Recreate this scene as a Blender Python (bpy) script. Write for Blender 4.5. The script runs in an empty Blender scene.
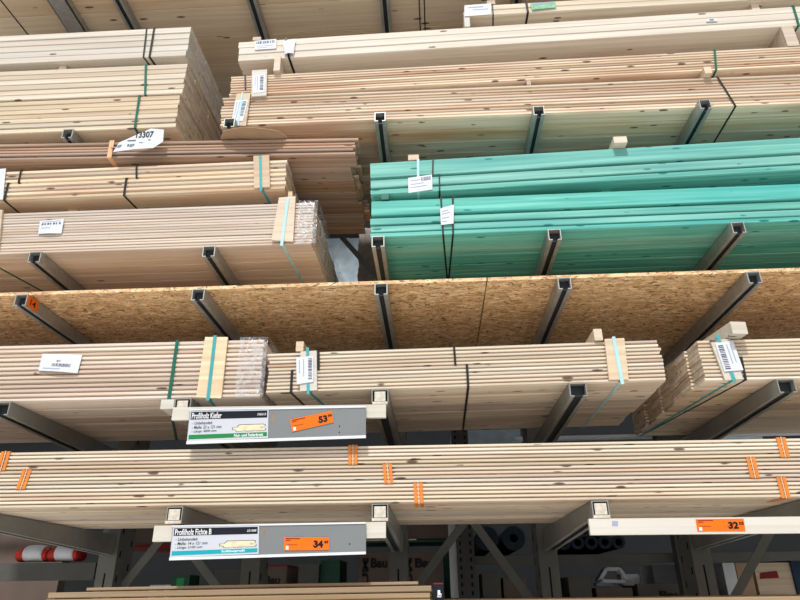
import bpy, math, random
from mathutils import Vector, Matrix
random.seed(7)
R = random.Random(11)
C = bpy.context.scene.collection
# ------------------------------------------------------------------ camera
CZ = 1.6
F, PITCH, YAW, ROLL = 637.03, .4322, -.0468, -.0125
cp, sp, cy, sy = math.cos(PITCH), math.sin(PITCH), math.cos(YAW), math.sin(YAW)
fw = Vector((sy*cp, cy*cp, sp)); rt0 = Vector((cy, -sy, 0)); up0 = rt0.cross(fw)
rt = math.cos(ROLL)*rt0 + math.sin(ROLL)*up0
up = -math.sin(ROLL)*rt0 + math.cos(ROLL)*up0
cd = bpy.data.cameras.new('camera'); cam = bpy.data.objects.new('camera', cd); C.objects.link(cam)
cd.sensor_width = 36; cd.lens = F/800*36; cd.clip_start = .05
m = Matrix((rt, up, -fw)).transposed().to_4x4(); m.translation = Vector((0, 0, CZ)); cam.matrix_world = m
bpy.context.scene.camera = cam

def ray(px, py): return fw*F + rt*(px-400) - up*(py-300)
def U(px, py, Y=2.5):          # where a sight line meets the upright plane y = Y
    d = ray(px, py); p = d*(Y/d.y); p.z += CZ; return p
def UZ(px, py, z):             # where a sight line meets a level z
    d = ray(px, py); p = d*((z-CZ)/d.z); p.z += CZ; return p

# ------------------------------------------------------------------ mesh helpers
class MB:
    def __init__(s): s.v = []; s.f = []
    def quad(s, a, b, c, d):
        n = len(s.v); s.v += [tuple(a), tuple(b), tuple(c), tuple(d)]; s.f.append((n, n+1, n+2, n+3))
    def prism(s, sec, p0, p1, ax):   # sec: list of (a,b); extruded from p0 to p1 along axis 'x','y' or 'z'
        n = len(s.v); k = len(sec)
        def P(a, b, t):
            return {'x': (t, a, b), 'y': (a, t, b), 'z': (a, b, t)}[ax]
        s.v += [P(a, b, p0) for a, b in sec] + [P(a, b, p1) for a, b in sec]
        for i in range(k):
            j = (i+1) % k
            s.f.append((n+i, n+j, n+k+j, n+k+i))
        s.f.append(tuple(n+i for i in range(k))[::-1]); s.f.append(tuple(n+k+i for i in range(k)))
    def box(s, x0, x1, y0, y1, z0, z1, bev=0):
        if bev:
            b = bev
            s.prism([(x0+b, z0), (x1-b, z0), (x1, z0+b), (x1, z1-b), (x1-b, z1), (x0+b, z1), (x0, z1-b), (x0, z0+b)], y0, y1, 'y')
        else:
            s.prism([(x0, z0), (x1, z0), (x1, z1), (x0, z1)], y0, y1, 'y')
    def hexa(s, pts):   # 8 points: 4 of one face then 4 of the other
        n = len(s.v); s.v += [tuple(p) for p in pts]
        s.f += [(n, n+1, n+2, n+3), (n+7, n+6, n+5, n+4)] + [(n+i, n+4+i, n+4+(i+1) % 4, n+(i+1) % 4) for i in range(4)]
    def bar(s, a, b, w, t, side=Vector((0, 1, 0))):   # flat bar from a to b, w wide in plane, t thick along side
        a = Vector(a); b = Vector(b); d = (b-a).normalized(); sd = side.normalized()
        q = d.cross(sd).normalized()*w/2; h = sd*t/2
        s.hexa([a-q-h, a+q-h, a+q+h, a-q+h, b-q-h, b+q-h, b+q+h, b-q+h])
    def cyl(s, c, r, y0, y1, n=20, inner=0):
        if inner:
            N = len(s.v)
            for yy in (y0, y1):
                for rr in (r, inner):
                    for i in range(n):
                        a = 2*math.pi*i/n; s.v.append((c[0]+rr*math.cos(a), yy, c[1]+rr*math.sin(a)))
            for i in range(n):
                j = (i+1) % n
                s.f += [(N+i, N+j, N+2*n+j, N+2*n+i), (N+n+j, N+n+i, N+3*n+i, N+3*n+j), (N+i, N+n+i, N+n+j, N+j), (N+2*n+j, N+3*n+j, N+3*n+i, N+2*n+i)]
        else:
            s.prism([(c[0]+r*math.cos(2*math.pi*i/n), c[1]+r*math.sin(2*math.pi*i/n)) for i in range(n)], y0, y1, 'y')
    def mesh(s, name):
        me = bpy.data.meshes.new(name); me.from_pydata(s.v, [], s.f); me.validate()
        import bmesh
        bm = bmesh.new(); bm.from_mesh(me); bmesh.ops.recalc_face_normals(bm, faces=bm.faces); bm.to_mesh(me); bm.free()
        return me
    def build(s, name, mat, parent=None, loc=None):
        return link(name, s.mesh(name), mat, parent, loc)

def link(name, me, mat, parent=None, loc=None):
    if mat is not None and not me.materials: me.materials.append(mat)
    o = bpy.data.objects.new(name, me); C.objects.link(o)
    if parent: o.parent = parent
    if loc is not None: o.location = loc
    return o
def tag(o, label, cat, group=None):
    o['label'] = label; o['category'] = cat
    if group: o['group'] = group
    return o
def empty(name, loc, label, cat, group=None, tilt=0, yaw=0):
    o = bpy.data.objects.new(name, None); C.objects.link(o); o.empty_display_size = .1
    o.location = loc; o.rotation_euler = (0, -tilt, yaw)
    o['_'] = 0; del o['_']
    tag(o, label, cat, group); return o
def struct(o): o['kind'] = 'structure'; return o
def inv(o):
    return (Matrix.Translation(o.location) @ o.rotation_euler.to_matrix().to_4x4()).inverted()

# ------------------------------------------------------------------ materials
def newmat(name):
    mt = bpy.data.materials.new(name); mt.use_nodes = True; nt = mt.node_tree
    return mt, nt, nt.nodes, nt.links, nt.nodes['Principled BSDF']
def plain(name, col, rough=.6, metal=0, var=.0, nscale=20):
    mt, nt, N, L, b = newmat(name); b.inputs['Specular IOR Level'].default_value = .2
    b.inputs['Roughness'].default_value = rough; b.inputs['Metallic'].default_value = metal
    tc = N.new('ShaderNodeTexCoord'); no = N.new('ShaderNodeTexNoise'); no.inputs['Scale'].default_value = nscale; no.inputs['Detail'].default_value = 4
    L.new(tc.outputs['Object'], no.inputs['Vector'])
    cr = N.new('ShaderNodeValToRGB'); e = cr.color_ramp.elements
    e[0].position = .3; e[1].position = .7
    e[0].color = (*[c*(1-var) for c in col], 1); e[1].color = (*[min(1, c*(1+var)) for c in col], 1)
    L.new(no.outputs['Fac'], cr.inputs['Fac']); L.new(cr.outputs['Color'], b.inputs['Base Color'])
    return mt
def wood(name, c1, c2, knot=(.07, .025, .014), kn=.45, red=(.55, .28, .17), redamt=.35, rough=.65, spread=.22, ks=1.0, gscale=1.0):
    mt, nt, N, L, b = newmat(name)
    b.inputs['Roughness'].default_value = rough
    b.inputs['Specular IOR Level'].default_value = .3
    tc = N.new('ShaderNodeTexCoord'); oi = N.new('ShaderNodeObjectInfo')
    sc = N.new('ShaderNodeVectorMath'); sc.operation = 'MULTIPLY_ADD'
    comb = N.new('ShaderNodeCombineXYZ')
    def mul(src, k):
        q = N.new('ShaderNodeMath'); q.operation = 'MULTIPLY'; L.new(src, q.inputs[0]); q.inputs[1].default_value = k; return q.outputs[0]
    L.new(mul(oi.outputs['Random'], 37.), comb.inputs[0]); L.new(mul(oi.outputs['Random'], 91.), comb.inputs[1]); L.new(mul(oi.outputs['Random'], 53.), comb.inputs[2])
    sc.inputs[1].default_value = (1, 1, 1); L.new(tc.outputs['Object'], sc.inputs[0]); L.new(comb.outputs[0], sc.inputs[2])
    P = sc.outputs[0]
    def mp(s):
        q = N.new('ShaderNodeMapping'); q.inputs['Scale'].default_value = s; L.new(P, q.inputs['Vector']); return q.outputs[0]
    g1 = N.new('ShaderNodeTexNoise'); g1.inputs['Scale'].default_value = 1; g1.inputs['Detail'].default_value = 5; g1.inputs['Distortion'].default_value = .6
    L.new(mp((1.1*gscale, 45, 45)), g1.inputs['Vector'])
    g2 = N.new('ShaderNodeTexNoise'); g2.inputs['Scale'].default_value = 1; g2.inputs['Detail'].default_value = 2
    L.new(mp((1.2, 9, 9)), g2.inputs['Vector'])
    r1 = N.new('ShaderNodeValToRGB'); r1.color_ramp.elements[0].position = .35; r1.color_ramp.elements[1].position = .62
    r1.color_ramp.elements[0].color = (*c2, 1); r1.color_ramp.elements[1].color = (*c1, 1)
    L.new(g1.outputs['Fac'], r1.inputs['Fac'])
    # heartwood streaks
    m1 = N.new('ShaderNodeMix'); m1.data_type = 'RGBA'
    mr = N.new('ShaderNodeMapRange'); mr.inputs['From Min'].default_value = .5; mr.inputs['From Max'].default_value = .72; mr.inputs['To Max'].default_value = redamt
    L.new(g2.outputs['Fac'], mr.inputs['Value']); L.new(mr.outputs[0], m1.inputs[0]); L.new(r1.outputs['Color'], m1.inputs[6]); m1.inputs[7].default_value = (*red, 1)
    # knots: sparse stretched cells
    vo = N.new('ShaderNodeTexVoronoi'); vo.inputs['Scale'].default_value = 1; L.new(mp((6.5*ks, 25*ks, 25*ks)), vo.inputs['Vector'])
    nd = N.new('ShaderNodeTexNoise'); nd.inputs['Scale'].default_value = 60; L.new(P, nd.inputs['Vector'])
    ad = N.new('ShaderNodeMath'); ad.operation = 'MULTIPLY_ADD'; L.new(nd.outputs['Fac'], ad.inputs[0]); ad.inputs[1].default_value = .10; L.new(vo.outputs['Distance'], ad.inputs[2])
    kr = N.new('ShaderNodeMapRange'); kr.inputs['From Min'].default_value = .17; kr.inputs['From Max'].default_value = .215; kr.inputs['To Min'].default_value = 1; kr.inputs['To Max'].default_value = 0
    L.new(ad.outputs[0], kr.inputs['Value'])
    sep = N.new('ShaderNodeSeparateColor'); L.new(vo.outputs['Color'], sep.inputs[0])
    th = N.new('ShaderNodeMath'); th.operation = 'GREATER_THAN'; L.new(sep.outputs[0], th.inputs[0]); th.inputs[1].default_value = 1-kn
    km = N.new('ShaderNodeMath'); km.operation = 'MULTIPLY'; L.new(kr.outputs[0], km.inputs[0]); L.new(th.outputs[0], km.inputs[1])
    km2 = N.new('ShaderNodeMath'); km2.operation = 'MULTIPLY'; L.new(km.outputs[0], km2.inputs[0]); km2.inputs[1].default_value = .88
    m2 = N.new('ShaderNodeMix'); m2.data_type = 'RGBA'; L.new(km2.outputs[0], m2.inputs[0]); L.new(m1.outputs[2], m2.inputs[6]); m2.inputs[7].default_value = (*knot, 1)
    hs = N.new('ShaderNodeHueSaturation'); L.new(m2.outputs[2], hs.inputs['Color'])
    vr = N.new('ShaderNodeMapRange'); vr.inputs['To Min'].default_value = 1-spread; vr.inputs['To Max'].default_value = 1+spread*.5
    L.new(oi.outputs['Random'], vr.inputs['Value']); L.new(vr.outputs[0], hs.inputs['Value'])
    s2 = N.new('ShaderNodeMath'); s2.operation = 'FRACT'; L.new(mul(oi.outputs['Random'], 17.3), s2.inputs[0])
    vs = N.new('ShaderNodeMapRange'); vs.inputs['To Min'].default_value = .8; vs.inputs['To Max'].default_value = 1.2
    L.new(s2.outputs[0], vs.inputs['Value']); L.new(vs.outputs[0], hs.inputs['Saturation'])
    L.new(hs.outputs['Color'], b.inputs['Base Color'])
    bp = N.new('ShaderNodeBump'); bp.inputs['Strength'].default_value = .12; bp.inputs['Distance'].default_value = .002; L.new(g1.outputs['Fac'], bp.inputs['Height']); L.new(bp.outputs[0], b.inputs['Normal'])
    return mt
M = {}
M['white_wood'] = wood('pale planed spruce', (.72, .66, .58), (.60, .54, .46), kn=.15, redamt=.12, spread=.12)
M['pale'] = wood('pale spruce', (.73, .62, .47), (.58, .48, .35), kn=.25, redamt=.2, spread=.16)
M['pine'] = wood('pine boards', (.76, .63, .47), (.60, .47, .33), kn=.7, red=(.52, .27, .16), redamt=.5, spread=.24)
M['peach'] = wood('reddish pine boards', (.76, .62, .46), (.58, .43, .30), kn=.85, red=(.45, .20, .11), redamt=.6, spread=.34)
M['spruce'] = wood('spruce profile boards', (.80, .69, .54), (.64, .52, .39), kn=.85, red=(.48, .25, .19), redamt=.5, spread=.22)
M['pink'] = wood('pinkish planed boards', (.74, .63, .53), (.62, .50, .40), kn=.25, red=(.48, .28, .2), redamt=.4, spread=.2)
M['brown'] = wood('darker pine boards', (.60, .42, .31), (.40, .26, .18), kn=.45, redamt=.5, spread=.3)
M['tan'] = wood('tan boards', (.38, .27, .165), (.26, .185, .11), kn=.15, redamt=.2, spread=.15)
M['green'] = wood('green impregnated timber', (.23, .58, .50), (.11, .38, .325), knot=(.01, .17, .15), kn=.65, red=(.07, .36, .35), redamt=.6, spread=.06)
M['dyed'] = wood('darker green offcut', (.05, .22, .18), (.03, .15, .12), kn=.1, redamt=.1)
M['shelf'] = wood('wide knotty boards', (.74, .60, .44), (.64, .50, .35), kn=.45, redamt=.15, spread=.06, ks=.8)
M['block'] = wood('offcut block', (.72, .59, .45), (.60, .47, .34), kn=.1, redamt=.1, spread=.15)
M['lath'] = wood('whitish planed lath', (.66, .62, .55), (.58, .54, .46), kn=.15, redamt=.1, spread=.05)
def osb():
    mt, nt, N, L, b = newmat('oriented strand board'); b.inputs['Roughness'].default_value = .55
    tc = N.new('ShaderNodeTexCoord')
    nz = N.new('ShaderNodeTexNoise'); nz.inputs['Scale'].default_value = 14; L.new(tc.outputs['Object'], nz.inputs['Vector'])
    mx = N.new('ShaderNodeMix'); mx.data_type = 'RGBA'; mx.blend_type = 'LINEAR_LIGHT'; mx.inputs[0].default_value = .045
    L.new(tc.outputs['Object'], mx.inputs[6]); L.new(nz.outputs['Color'], mx.inputs[7])
    def cells(s):
        mp = N.new('ShaderNodeMapping'); mp.inputs['Scale'].default_value = s; L.new(mx.outputs[2], mp.inputs['Vector'])
        vo = N.new('ShaderNodeTexVoronoi'); vo.inputs['Scale'].default_value = 1; L.new(mp.outputs[0], vo.inputs['Vector'])
        sep = N.new('ShaderNodeSeparateColor'); L.new(vo.outputs['Color'], sep.inputs[0]); return sep.outputs[0]
    cr = N.new('ShaderNodeValToRGB'); el = cr.color_ramp.elements
    el[0].position = 0; el[0].color = (.66, .40, .19, 1); el[1].position = 1; el[1].color = (.95, .70, .42, 1)
    q = el.new(.6); q.color = (.82, .55, .29, 1)
    L.new(cells((14, 60, 60)), cr.inputs['Fac'])
    def fleck(s, lo, amt, src):
        th = N.new('ShaderNodeMapRange'); th.inputs['From Min'].default_value = lo; th.inputs['From Max'].default_value = lo+.02; th.inputs['To Max'].default_value = amt
        L.new(cells(s), th.inputs['Value']); m = N.new('ShaderNodeMix'); m.data_type = 'RGBA'; L.new(th.outputs[0], m.inputs[0]); L.new(src, m.inputs[6]); m.inputs[7].default_value = (.16, .07, .03, 1); return m.outputs[2]
    c = fleck((34, 150, 150), .90, .85, cr.outputs[0]); c = fleck((70, 210, 210), .84, .5, c)
    n2 = N.new('ShaderNodeTexNoise'); n2.inputs['Scale'].default_value = 60; n2.inputs['Detail'].default_value = 4; mp2 = N.new('ShaderNodeMapping'); mp2.inputs['Scale'].default_value = (.35, 1, 1)
    L.new(tc.outputs['Object'], mp2.inputs['Vector']); L.new(mp2.outputs[0], n2.inputs['Vector'])
    hs = N.new('ShaderNodeHueSaturation'); mr = N.new('ShaderNodeMapRange'); mr.inputs['From Min'].default_value = .3; mr.inputs['From Max'].default_value = .7; mr.inputs['To Min'].default_value = .75; mr.inputs['To Max'].default_value = 1.2
    L.new(n2.outputs['Fac'], mr.inputs['Value']); L.new(mr.outputs[0], hs.inputs['Value']); L.new(c, hs.inputs['Color']); L.new(hs.outputs[0], b.inputs['Base Color'])
    return mt
M['osb'] = osb()
M['steel'] = plain('galvanised steel', (.42, .42, .40), .45, .55, .12, 30)
M['grey_steel'] = plain('grey painted steel', (.17, .17, .155), .5, .15, .08, 12)
M['beam_grey'] = plain('dim grey beam paint', (.095, .095, .087), .5, .1, .08, 12)
M['arm_grey'] = plain('light grey painted arm', (.27, .265, .24), .5, .15, .08, 12)
M['dark_steel'] = plain('dark painted steel', (.07, .07, .068), .55, .1, .1, 12)
M['hole'] = plain('dark hole', (.008, .008, .008), .9)
M['slot_shade'] = plain('painted channel shade', (.030, .034, .038), .5, .2)  # shade inside the arm channel, put into the colour
M['black'] = plain('black strap plastic', (.02, .022, .022), .4, 0, .1)
M['dgreen'] = plain('dark green strap plastic', (.015, .13, .085), .4, 0, .1)
M['teal'] = plain('turquoise strap plastic', (.07, .36, .38), .4, 0, .1)
M['ltblue'] = plain('pale blue strap plastic', (.42, .68, .72), .4, 0, .08)
M['orange'] = plain('orange strap plastic', (.72, .22, .04), .45, 0, .1)
M['ltorange'] = plain('faded orange strap', (.80, .45, .25), .5, 0, .08)
M['price'] = plain('orange price paper', (.87, .16, .008), .5, 0, .02)
M['paper'] = plain('white label paper', (.68, .70, .75), .5, 0, .03, 8)
M['print'] = plain('label print', (.10, .11, .15), .6)
M['ltprint'] = plain('faint label print', (.34, .38, .50), .6)
M['ink'] = plain('black ink', (.008, .008, .009), .5)
M['card'] = plain('white sign card', (.56, .58, .64), .45, 0, .01)
M['navy'] = plain('dark sign header', (.014, .016, .024), .9)
M['whiteink'] = plain('white lettering', (.85, .85, .85), .5)
M['signgreen'] = plain('green sign band', (.02, .22, .06), .4)
M['signteal'] = plain('teal sign band', (.01, .36, .42), .4)
M['panel'] = plain('grey metal sign panel', (.215, .225, .23), .45, .2, .03, 6)
M['edge'] = plain('light sign edge', (.7, .72, .74), .4)
M['profile'] = plain('printed board profile', (.72, .62, .42), .5, 0, .15, 40)
M['cardboard'] = plain('brown cardboard', (.40, .27, .17), .8, 0, .08, 6)
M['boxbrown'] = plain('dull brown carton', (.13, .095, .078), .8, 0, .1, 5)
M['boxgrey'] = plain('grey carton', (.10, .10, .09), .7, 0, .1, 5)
M['boxred'] = plain('red carton', (.20, .018, .02), .6, 0, .1)
M['boxwhite'] = plain('white carton', (.62, .63, .66), .6, 0, .05)
M['bluebox'] = plain('dark blue panel', (.02, .035, .07), .6, 0, .2)
M['roll'] = plain('dark blue grey foam', (.02, .03, .04), .8, 0, .2)
M['sackgrey'] = plain('grey brown wrapped sacks', (.33, .29, .25), .6, 0, .12, 25)
M['palegreen'] = plain('pale green label', (.22, .50, .30), .5, 0, .3, 60)
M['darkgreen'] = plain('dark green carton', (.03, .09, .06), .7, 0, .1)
M['floor'] = plain('concrete floor', (.78, .76, .72), .5, 0, .08, 1.5)
M['wall'] = plain('grey wall', (.05, .052, .055), .8, 0, .05, 2)
M['ceil'] = plain('ceiling sheet', (.16, .16, .16), .8, 0, .05, 2)
def film(name, col, dens):
    mt, nt, N, L, b = newmat(name)
    out = N['Material Output']; tr = N.new('ShaderNodeBsdfTransparent'); mx = N.new('ShaderNodeMixShader')
    b.inputs['Base Color'].default_value = (*col, 1); b.inputs['Roughness'].default_value = .15; b.inputs['Specular IOR Level'].default_value = 1
    tc = N.new('ShaderNodeTexCoord'); no = N.new('ShaderNodeTexNoise'); no.inputs['Scale'].default_value = 22; no.inputs['Detail'].default_value = 3; no.inputs['Distortion'].default_value = 2
    L.new(tc.outputs['Object'], no.inputs['Vector'])
    mr = N.new('ShaderNodeMapRange'); mr.inputs['From Min'].default_value = .42; mr.inputs['From Max'].default_value = .62; mr.inputs['To Min'].default_value = dens*.4; mr.inputs['To Max'].default_value = dens*1.6
    L.new(no.outputs['Fac'], mr.inputs['Value']); L.new(mr.outputs[0], mx.inputs[0]); L.new(tr.outputs[0], mx.inputs[1]); L.new(b.outputs[0], mx.inputs[2]); L.new(mx.outputs[0], out.inputs['Surface'])
    bp = N.new('ShaderNodeBump'); bp.inputs['Strength'].default_value = .8; bp.inputs['Distance'].default_value = .01; L.new(no.outputs['Fac'], bp.inputs['Height']); L.new(bp.outputs[0], b.inputs['Normal'])
    return mt
M['film'] = film('clear shrink film', (.8, .82, .88), .24)
M['bluefilm'] = plain('milky blue stretch film', (.45, .55, .62), .25, 0, .15, 14)

# ------------------------------------------------------------------ bundles of boards
pm = {}
def plank_sec(w, h, kind, g):
    if kind == 'tg':
        t = min(.011, h*.7)
        return [(t+.001, 0), (w-.0065, 0), (w-.0022, .005), (w-.0022, h-g), (t, h-g), (t*.5, h*.86), (0, h*.78), (0, h*.26), (t*.5, h*.16)]
    c = min(.003, h*.14); e = .0025
    return [(c, 0), (w-c-e, 0), (w-e, c), (w-e, h-c-g), (w-c-e, h-g), (c, h-g), (0, h-c-g), (0, c)]
def plank_mesh(L, w, h, kind, mat, g=.0014):
    key = (round(L, 3), round(w, 4), round(h, 4), kind, mat, g)
    if key in pm: return pm[key]
    b = MB()
    sec = plank_sec(w, h, kind, g)
    b.prism(sec, 0, L, 'x')
    me = b.mesh('plank'); me.materials.append(M[mat]); pm[key] = me
    return me
class B: pass
def bundle(name, label, cat, x0, x1, z0, z1, hs, cols, w, mat, kind='tg', Y=2.5, group=None, part='plank', jit=.004, yj=.005, rows=None, colj=0, zo=CZ, gaps=True, g0=None):
    """boards lying along X; x0/x1 the ends of the front, z0/z1 the height of the bottom edge at those ends, hs the layer heights"""
    tilt = math.atan2(z1-z0, x1-x0); L = math.hypot(x1-x0, z1-z0)
    o = empty(name, (x0, Y, z0+zo), label, cat, group, tilt)
    z = 0; n = 0; inner = MB(); many = cols*len(hs) > 100
    for li, h in enumerate(hs):
        if h < 0: z -= h; continue
        g = R.choice((.0014, .0014, .0022, .0034)) if gaps else .0014
        if g0: g = g0
        for c in range(cols):
            if rows and not rows(li, c): continue
            dx = R.uniform(-jit, jit); 
            if colj: dx += colj*math.sin(c*2.7+1)
            if many and c and li:
                inner.prism([(a_+c*w, b_+z) for a_, b_ in plank_sec(w, h, kind, g)], dx, dx+L, 'x'); continue
            link(part, plank_mesh(L, w, h, kind, mat, g), None, o, (dx, c*w+(R.uniform(0, yj) if c == 0 else 0), z))
        z += h
    if inner.v: inner.build('inner_planks', M[mat], o)['kind'] = 'stuff'
    b = B(); b.o = o; b.H = z; b.D = cols*w; b.Y = Y; b.L = L; b.z0 = z0; b.x0 = x0; b.i = inv(o)
    return b
def lx(b, px, py): return (b.i @ U(px, py, b.Y)).x
def strap(b, top, bot, mat, w=.010, back=None, zt=None, zb=0, name='strap', front_off=.0016, Lt=None):
    """band round the bundle; top/bot are pixels where it crosses the front's upper and lower edge, back a pixel on the underside"""
    xt = lx(b, *top); xb = lx(b, *bot); zt = b.H if zt is None else zt
    e = front_off; t = .0012; mb = MB()
    xk = xb
    if back:
        q = UZ(back[0], back[1], b.z0+CZ+zb); ql = b.i @ q
        if ql.y > .02: xk = min(b.L-.03, max(.03, xb + (ql.x-xb)*b.D/ql.y))
    def seg(a, c, nrm):
        a = Vector(a); c = Vector(c); nrm = Vector(nrm)
        s = Vector((w/2, 0, 0))
        mb.hexa([a-s, a+s, a+s+nrm*t, a-s+nrm*t, c-s, c+s, c+s+nrm*t, c-s+nrm*t])
    seg((xt, -e, zt+e), (xb, -e, zb-e), (0, -1, 0))
    seg((xb, -e, zb-.0004), (xk, b.D, zb-.0004), (0, 0, -1))
    seg((xt, -e, zt+.0004), (xk, b.D, zt+.0004), (0, 0, 1))
    seg((xk, b.D, zt), (xk, b.D, zb), (0, 1, 0))
    return mb.build(name, M[mat], b.o)

class Sheet:
    """thin sheet through four world corners tl,tr,br,bl, thickness t towards the viewer's side (-y); text and print are laid on it by u,v"""
    def __init__(s, name, corners, mat, parent=None, t=.0008, off=0, bend=0, label=None, minv=None, nu=6):
        mi = minv if minv is not None else (inv(parent) if parent and parent.parent is None else Matrix())
        s.mi = mi; s.c = [mi @ Vector(c) for c in corners]; s.off = off; s.bend = bend; s.t = t
        nb = MB(); 
        for i in range(nu):
            a, c = i/nu, (i+1)/nu
            nb.hexa([s.P(a, 0, -t), s.P(c, 0, -t), s.P(c, 1, -t), s.P(a, 1, -t), s.P(a, 0, 0), s.P(c, 0, 0), s.P(c, 1, 0), s.P(a, 1, 0)])
        s.o = nb.build(name, M[mat], parent)
        if label: s.o['label'] = label
    def P(s, u, v, d=0):   # u right, v down
        tl, tr, br, bl = s.c
        p = (tl*(1-u)+tr*u)*(1-v) + (bl*(1-u)+br*u)*v
        return Vector((p.x, p.y - s.off + d - s.bend*math.sin(math.pi*u)*(.4+.6*v), p.z))
    def rects(s, name, rs, mat, d=.0006, label=None):
        mb = MB(); f = -s.t-d
        for (a, b_, c, e) in rs:
            n = 4 if s.bend and c-a > .2 else 1
            for k in range(n):
                q0 = a+(c-a)*k/n; q1 = a+(c-a)*(k+1)/n
                mb.hexa([s.P(q0, b_, f), s.P(q1, b_, f), s.P(q1, e, f), s.P(q0, e, f), s.P(q0, b_, -s.t*.5), s.P(q1, b_, -s.t*.5), s.P(q1, e, -s.t*.5), s.P(q0, e, -s.t*.5)])
        o = mb.build(name, M[mat], s.o)
        if label: o['label'] = label
        return o
    def poly(s, name, pts, mat, d=.0008):
        mb = MB(); f = -s.t-d; n = len(pts)
        mb.v += [tuple(s.P(u, v, f)) for u, v in pts]; mb.f.append(tuple(range(n)))
        return mb.build(name, M[mat], s.o)
    def text(s, name, txt, u0, v0, u1, v1, mat, bold=.02, d=.0010, shear=0, rot=False):
        cu = bpy.data.curves.new('t', 'FONT'); cu.body = txt; cu.offset = bold; cu.resolution_u = 3; cu.shear = shear
        to = bpy.data.objects.new('t', cu); C.objects.link(to); bpy.context.view_layer.update()
        me = bpy.data.meshes.new_from_object(to.evaluated_get(bpy.context.evaluated_depsgraph_get()))
        bpy.data.objects.remove(to); bpy.data.curves.remove(cu)
        xs = [v.co.x for v in me.vertices]; ys = [v.co.y for v in me.vertices]
        x0, x1, y0, y1 = min(xs), max(xs), min(ys), max(ys)
        for v in me.vertices:
            a = (v.co.x-x0)/(x1-x0); b_ = (y1-v.co.y)/(y1-y0)
            if rot: a, b_ = b_, 1-a
            v.co = s.P(u0+(u1-u0)*a, v0+(v1-v0)*b_, -s.t-d)
        me.materials.clear(); me.name = name
        return link(name, me, M[mat], s.o)
def barcode(u0, v0, u1, v1, n=11, vert=False):
    rs = []; 
    for i in range(n):
        a = i/n; w = R.choice((.4, .55, .7))/n
        if vert: rs.append((u0, v0+(v1-v0)*a, u1, v0+(v1-v0)*(a+w)))
        else: rs.append((u0+(u1-u0)*a, v0, u0+(u1-u0)*(a+w), v1))
    return rs
def UC(pts, Y): return [U(x, y, Y) for x, y in pts]
def label_on(b, pts, off=.004, bars=(.15, .2, .85, .45), vert=False, lines=(.6, .7, .8), name='label', mat='paper', bend=0, n=11):
    s = Sheet(name, UC(pts, b.Y), mat, b.o, off=off, bend=bend)
    if bars: s.rects('barcode', barcode(*bars, n=n, vert=vert), 'print')
    if lines:
        if vert: s.rects('print', [(l, .1, l+.05, .1+R.uniform(.4, .8)) for l in lines], 'ltprint')
        else: s.rects('print', [(.1, l, .1+R.uniform(.4, .8), l+.05) for l in lines], 'ltprint')
    return s
def cover(b, pts, mat='block', t=.012, name='cover_board', lab=None):
    """small board upright in front of the bundle, under its strap"""
    c = [b.i @ p for p in UC(pts, b.Y)]
    mb = MB(); f = Vector((0, -t, 0)); e = Vector((0, -.0006, 0))
    mb.hexa([c[0]+f, c[1]+f, c[2]+f, c[3]+f, c[0]+e, c[1]+e, c[2]+e, c[3]+e])
    return mb.build(name, M[mat], b.o)
def tgl(n, H): return [H/n]*n

Z = {}
LEFT = -2.75; RIGHT = 2.45
def lin(x, xa, za, xb, zb): return za+(zb-za)*(x-xa)/(xb-xa)
STACKS = {}
# ---- left bay, upper level
A3 = bundle('board_bundle', 'pale planed board bundle with dark green strap, lowest of the three at upper left', 'boards', LEFT, -1.249, 2.172, 2.163, tgl(7, .212), 9, .12, 'pale', 'sq', group='bundles at upper left')
A2 = bundle('board_bundle', 'pale board bundle with green strap, middle of the three stacked at upper left', 'boards', LEFT, -1.241, 2.391, 2.380, tgl(6, .213), 9, .12, 'pale', 'sq', group='bundles at upper left')
A1 = bundle('board_bundle', 'whitish bundle of thick boards with two black straps, topmost at upper left', 'boards', LEFT, -1.254, 2.650, 2.645, tgl(5, .214), 9, .12, 'white_wood', 'sq', group='bundles at upper left')
strap(A1, (147, 28), (144, 55), 'black', .008, (147, 61)); strap(A1, (154.5, 28), (150, 55), 'black', .011, (153, 61))
strap(A2, (146, 64), (145.5, 94), 'dgreen', .012)
strap(A3, (139.5, 96), (135, 128), 'dgreen', .012, (140, 135))
# loose darker boards on the level below
A4 = bundle('loose_board_stack', 'stack of loose darker reddish boards with uneven ends, above the strapped bundle', 'boards', LEFT, -.345, 2.022, 1.948, [.020, .020, .020, .020, .022], 7, .11, 'brown', 'sq', g0=.0055, jit=.02, yj=.012, colj=.02)
strap(A4, (112, 142), (108.5, 161), 'ltorange', .024)
A5 = bundle('board_bundle', 'pine board bundle with small cover board and turquoise strap, above the shrink-wrapped boards', 'boards', LEFT, -.668, 1.752, 1.755, tgl(7, .178), 4, .128, 'pine', 'tg', colj=.012, jit=.008)
h3 = A5.H*4/7
strap(A5, (137, 163), (136, 181), 'black', .009, zb=h3+.001)
strap(A5, (126, 181), (124, 196), 'black', .010, (135, 207), zt=h3-.002)
strap(A5, (20.5, 173), (17.5, 187), 'black', .009, zb=h3+.001)
strap(A5, (7, 188), (4.5, 200), 'black', .010, (17, 211), zt=h3-.002)
cover(A5, [(254, 157.5), (269.6, 156.5), (270.5, 188), (254.6, 189.5)])
strap(A5, (261, 157), (262, 189), 'teal', .012, (267, 199), front_off=.0135)
label_on(A5, [(-9, 170), (6.5, 169), (3.5, 200), (-9, 201)], bars=None, lines=None)
A6 = bundle('board_bundle', 'pinkish planed bundle whose right end is wrapped in clear shrink film', 'boards', LEFT, -.516, 1.458, 1.451, tgl(15, .225), 13, .081, 'pink', 'sq')
cover(A6, [(279.5, 199), (296, 197.6), (293.6, 242.6), (272, 241.4)])
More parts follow.
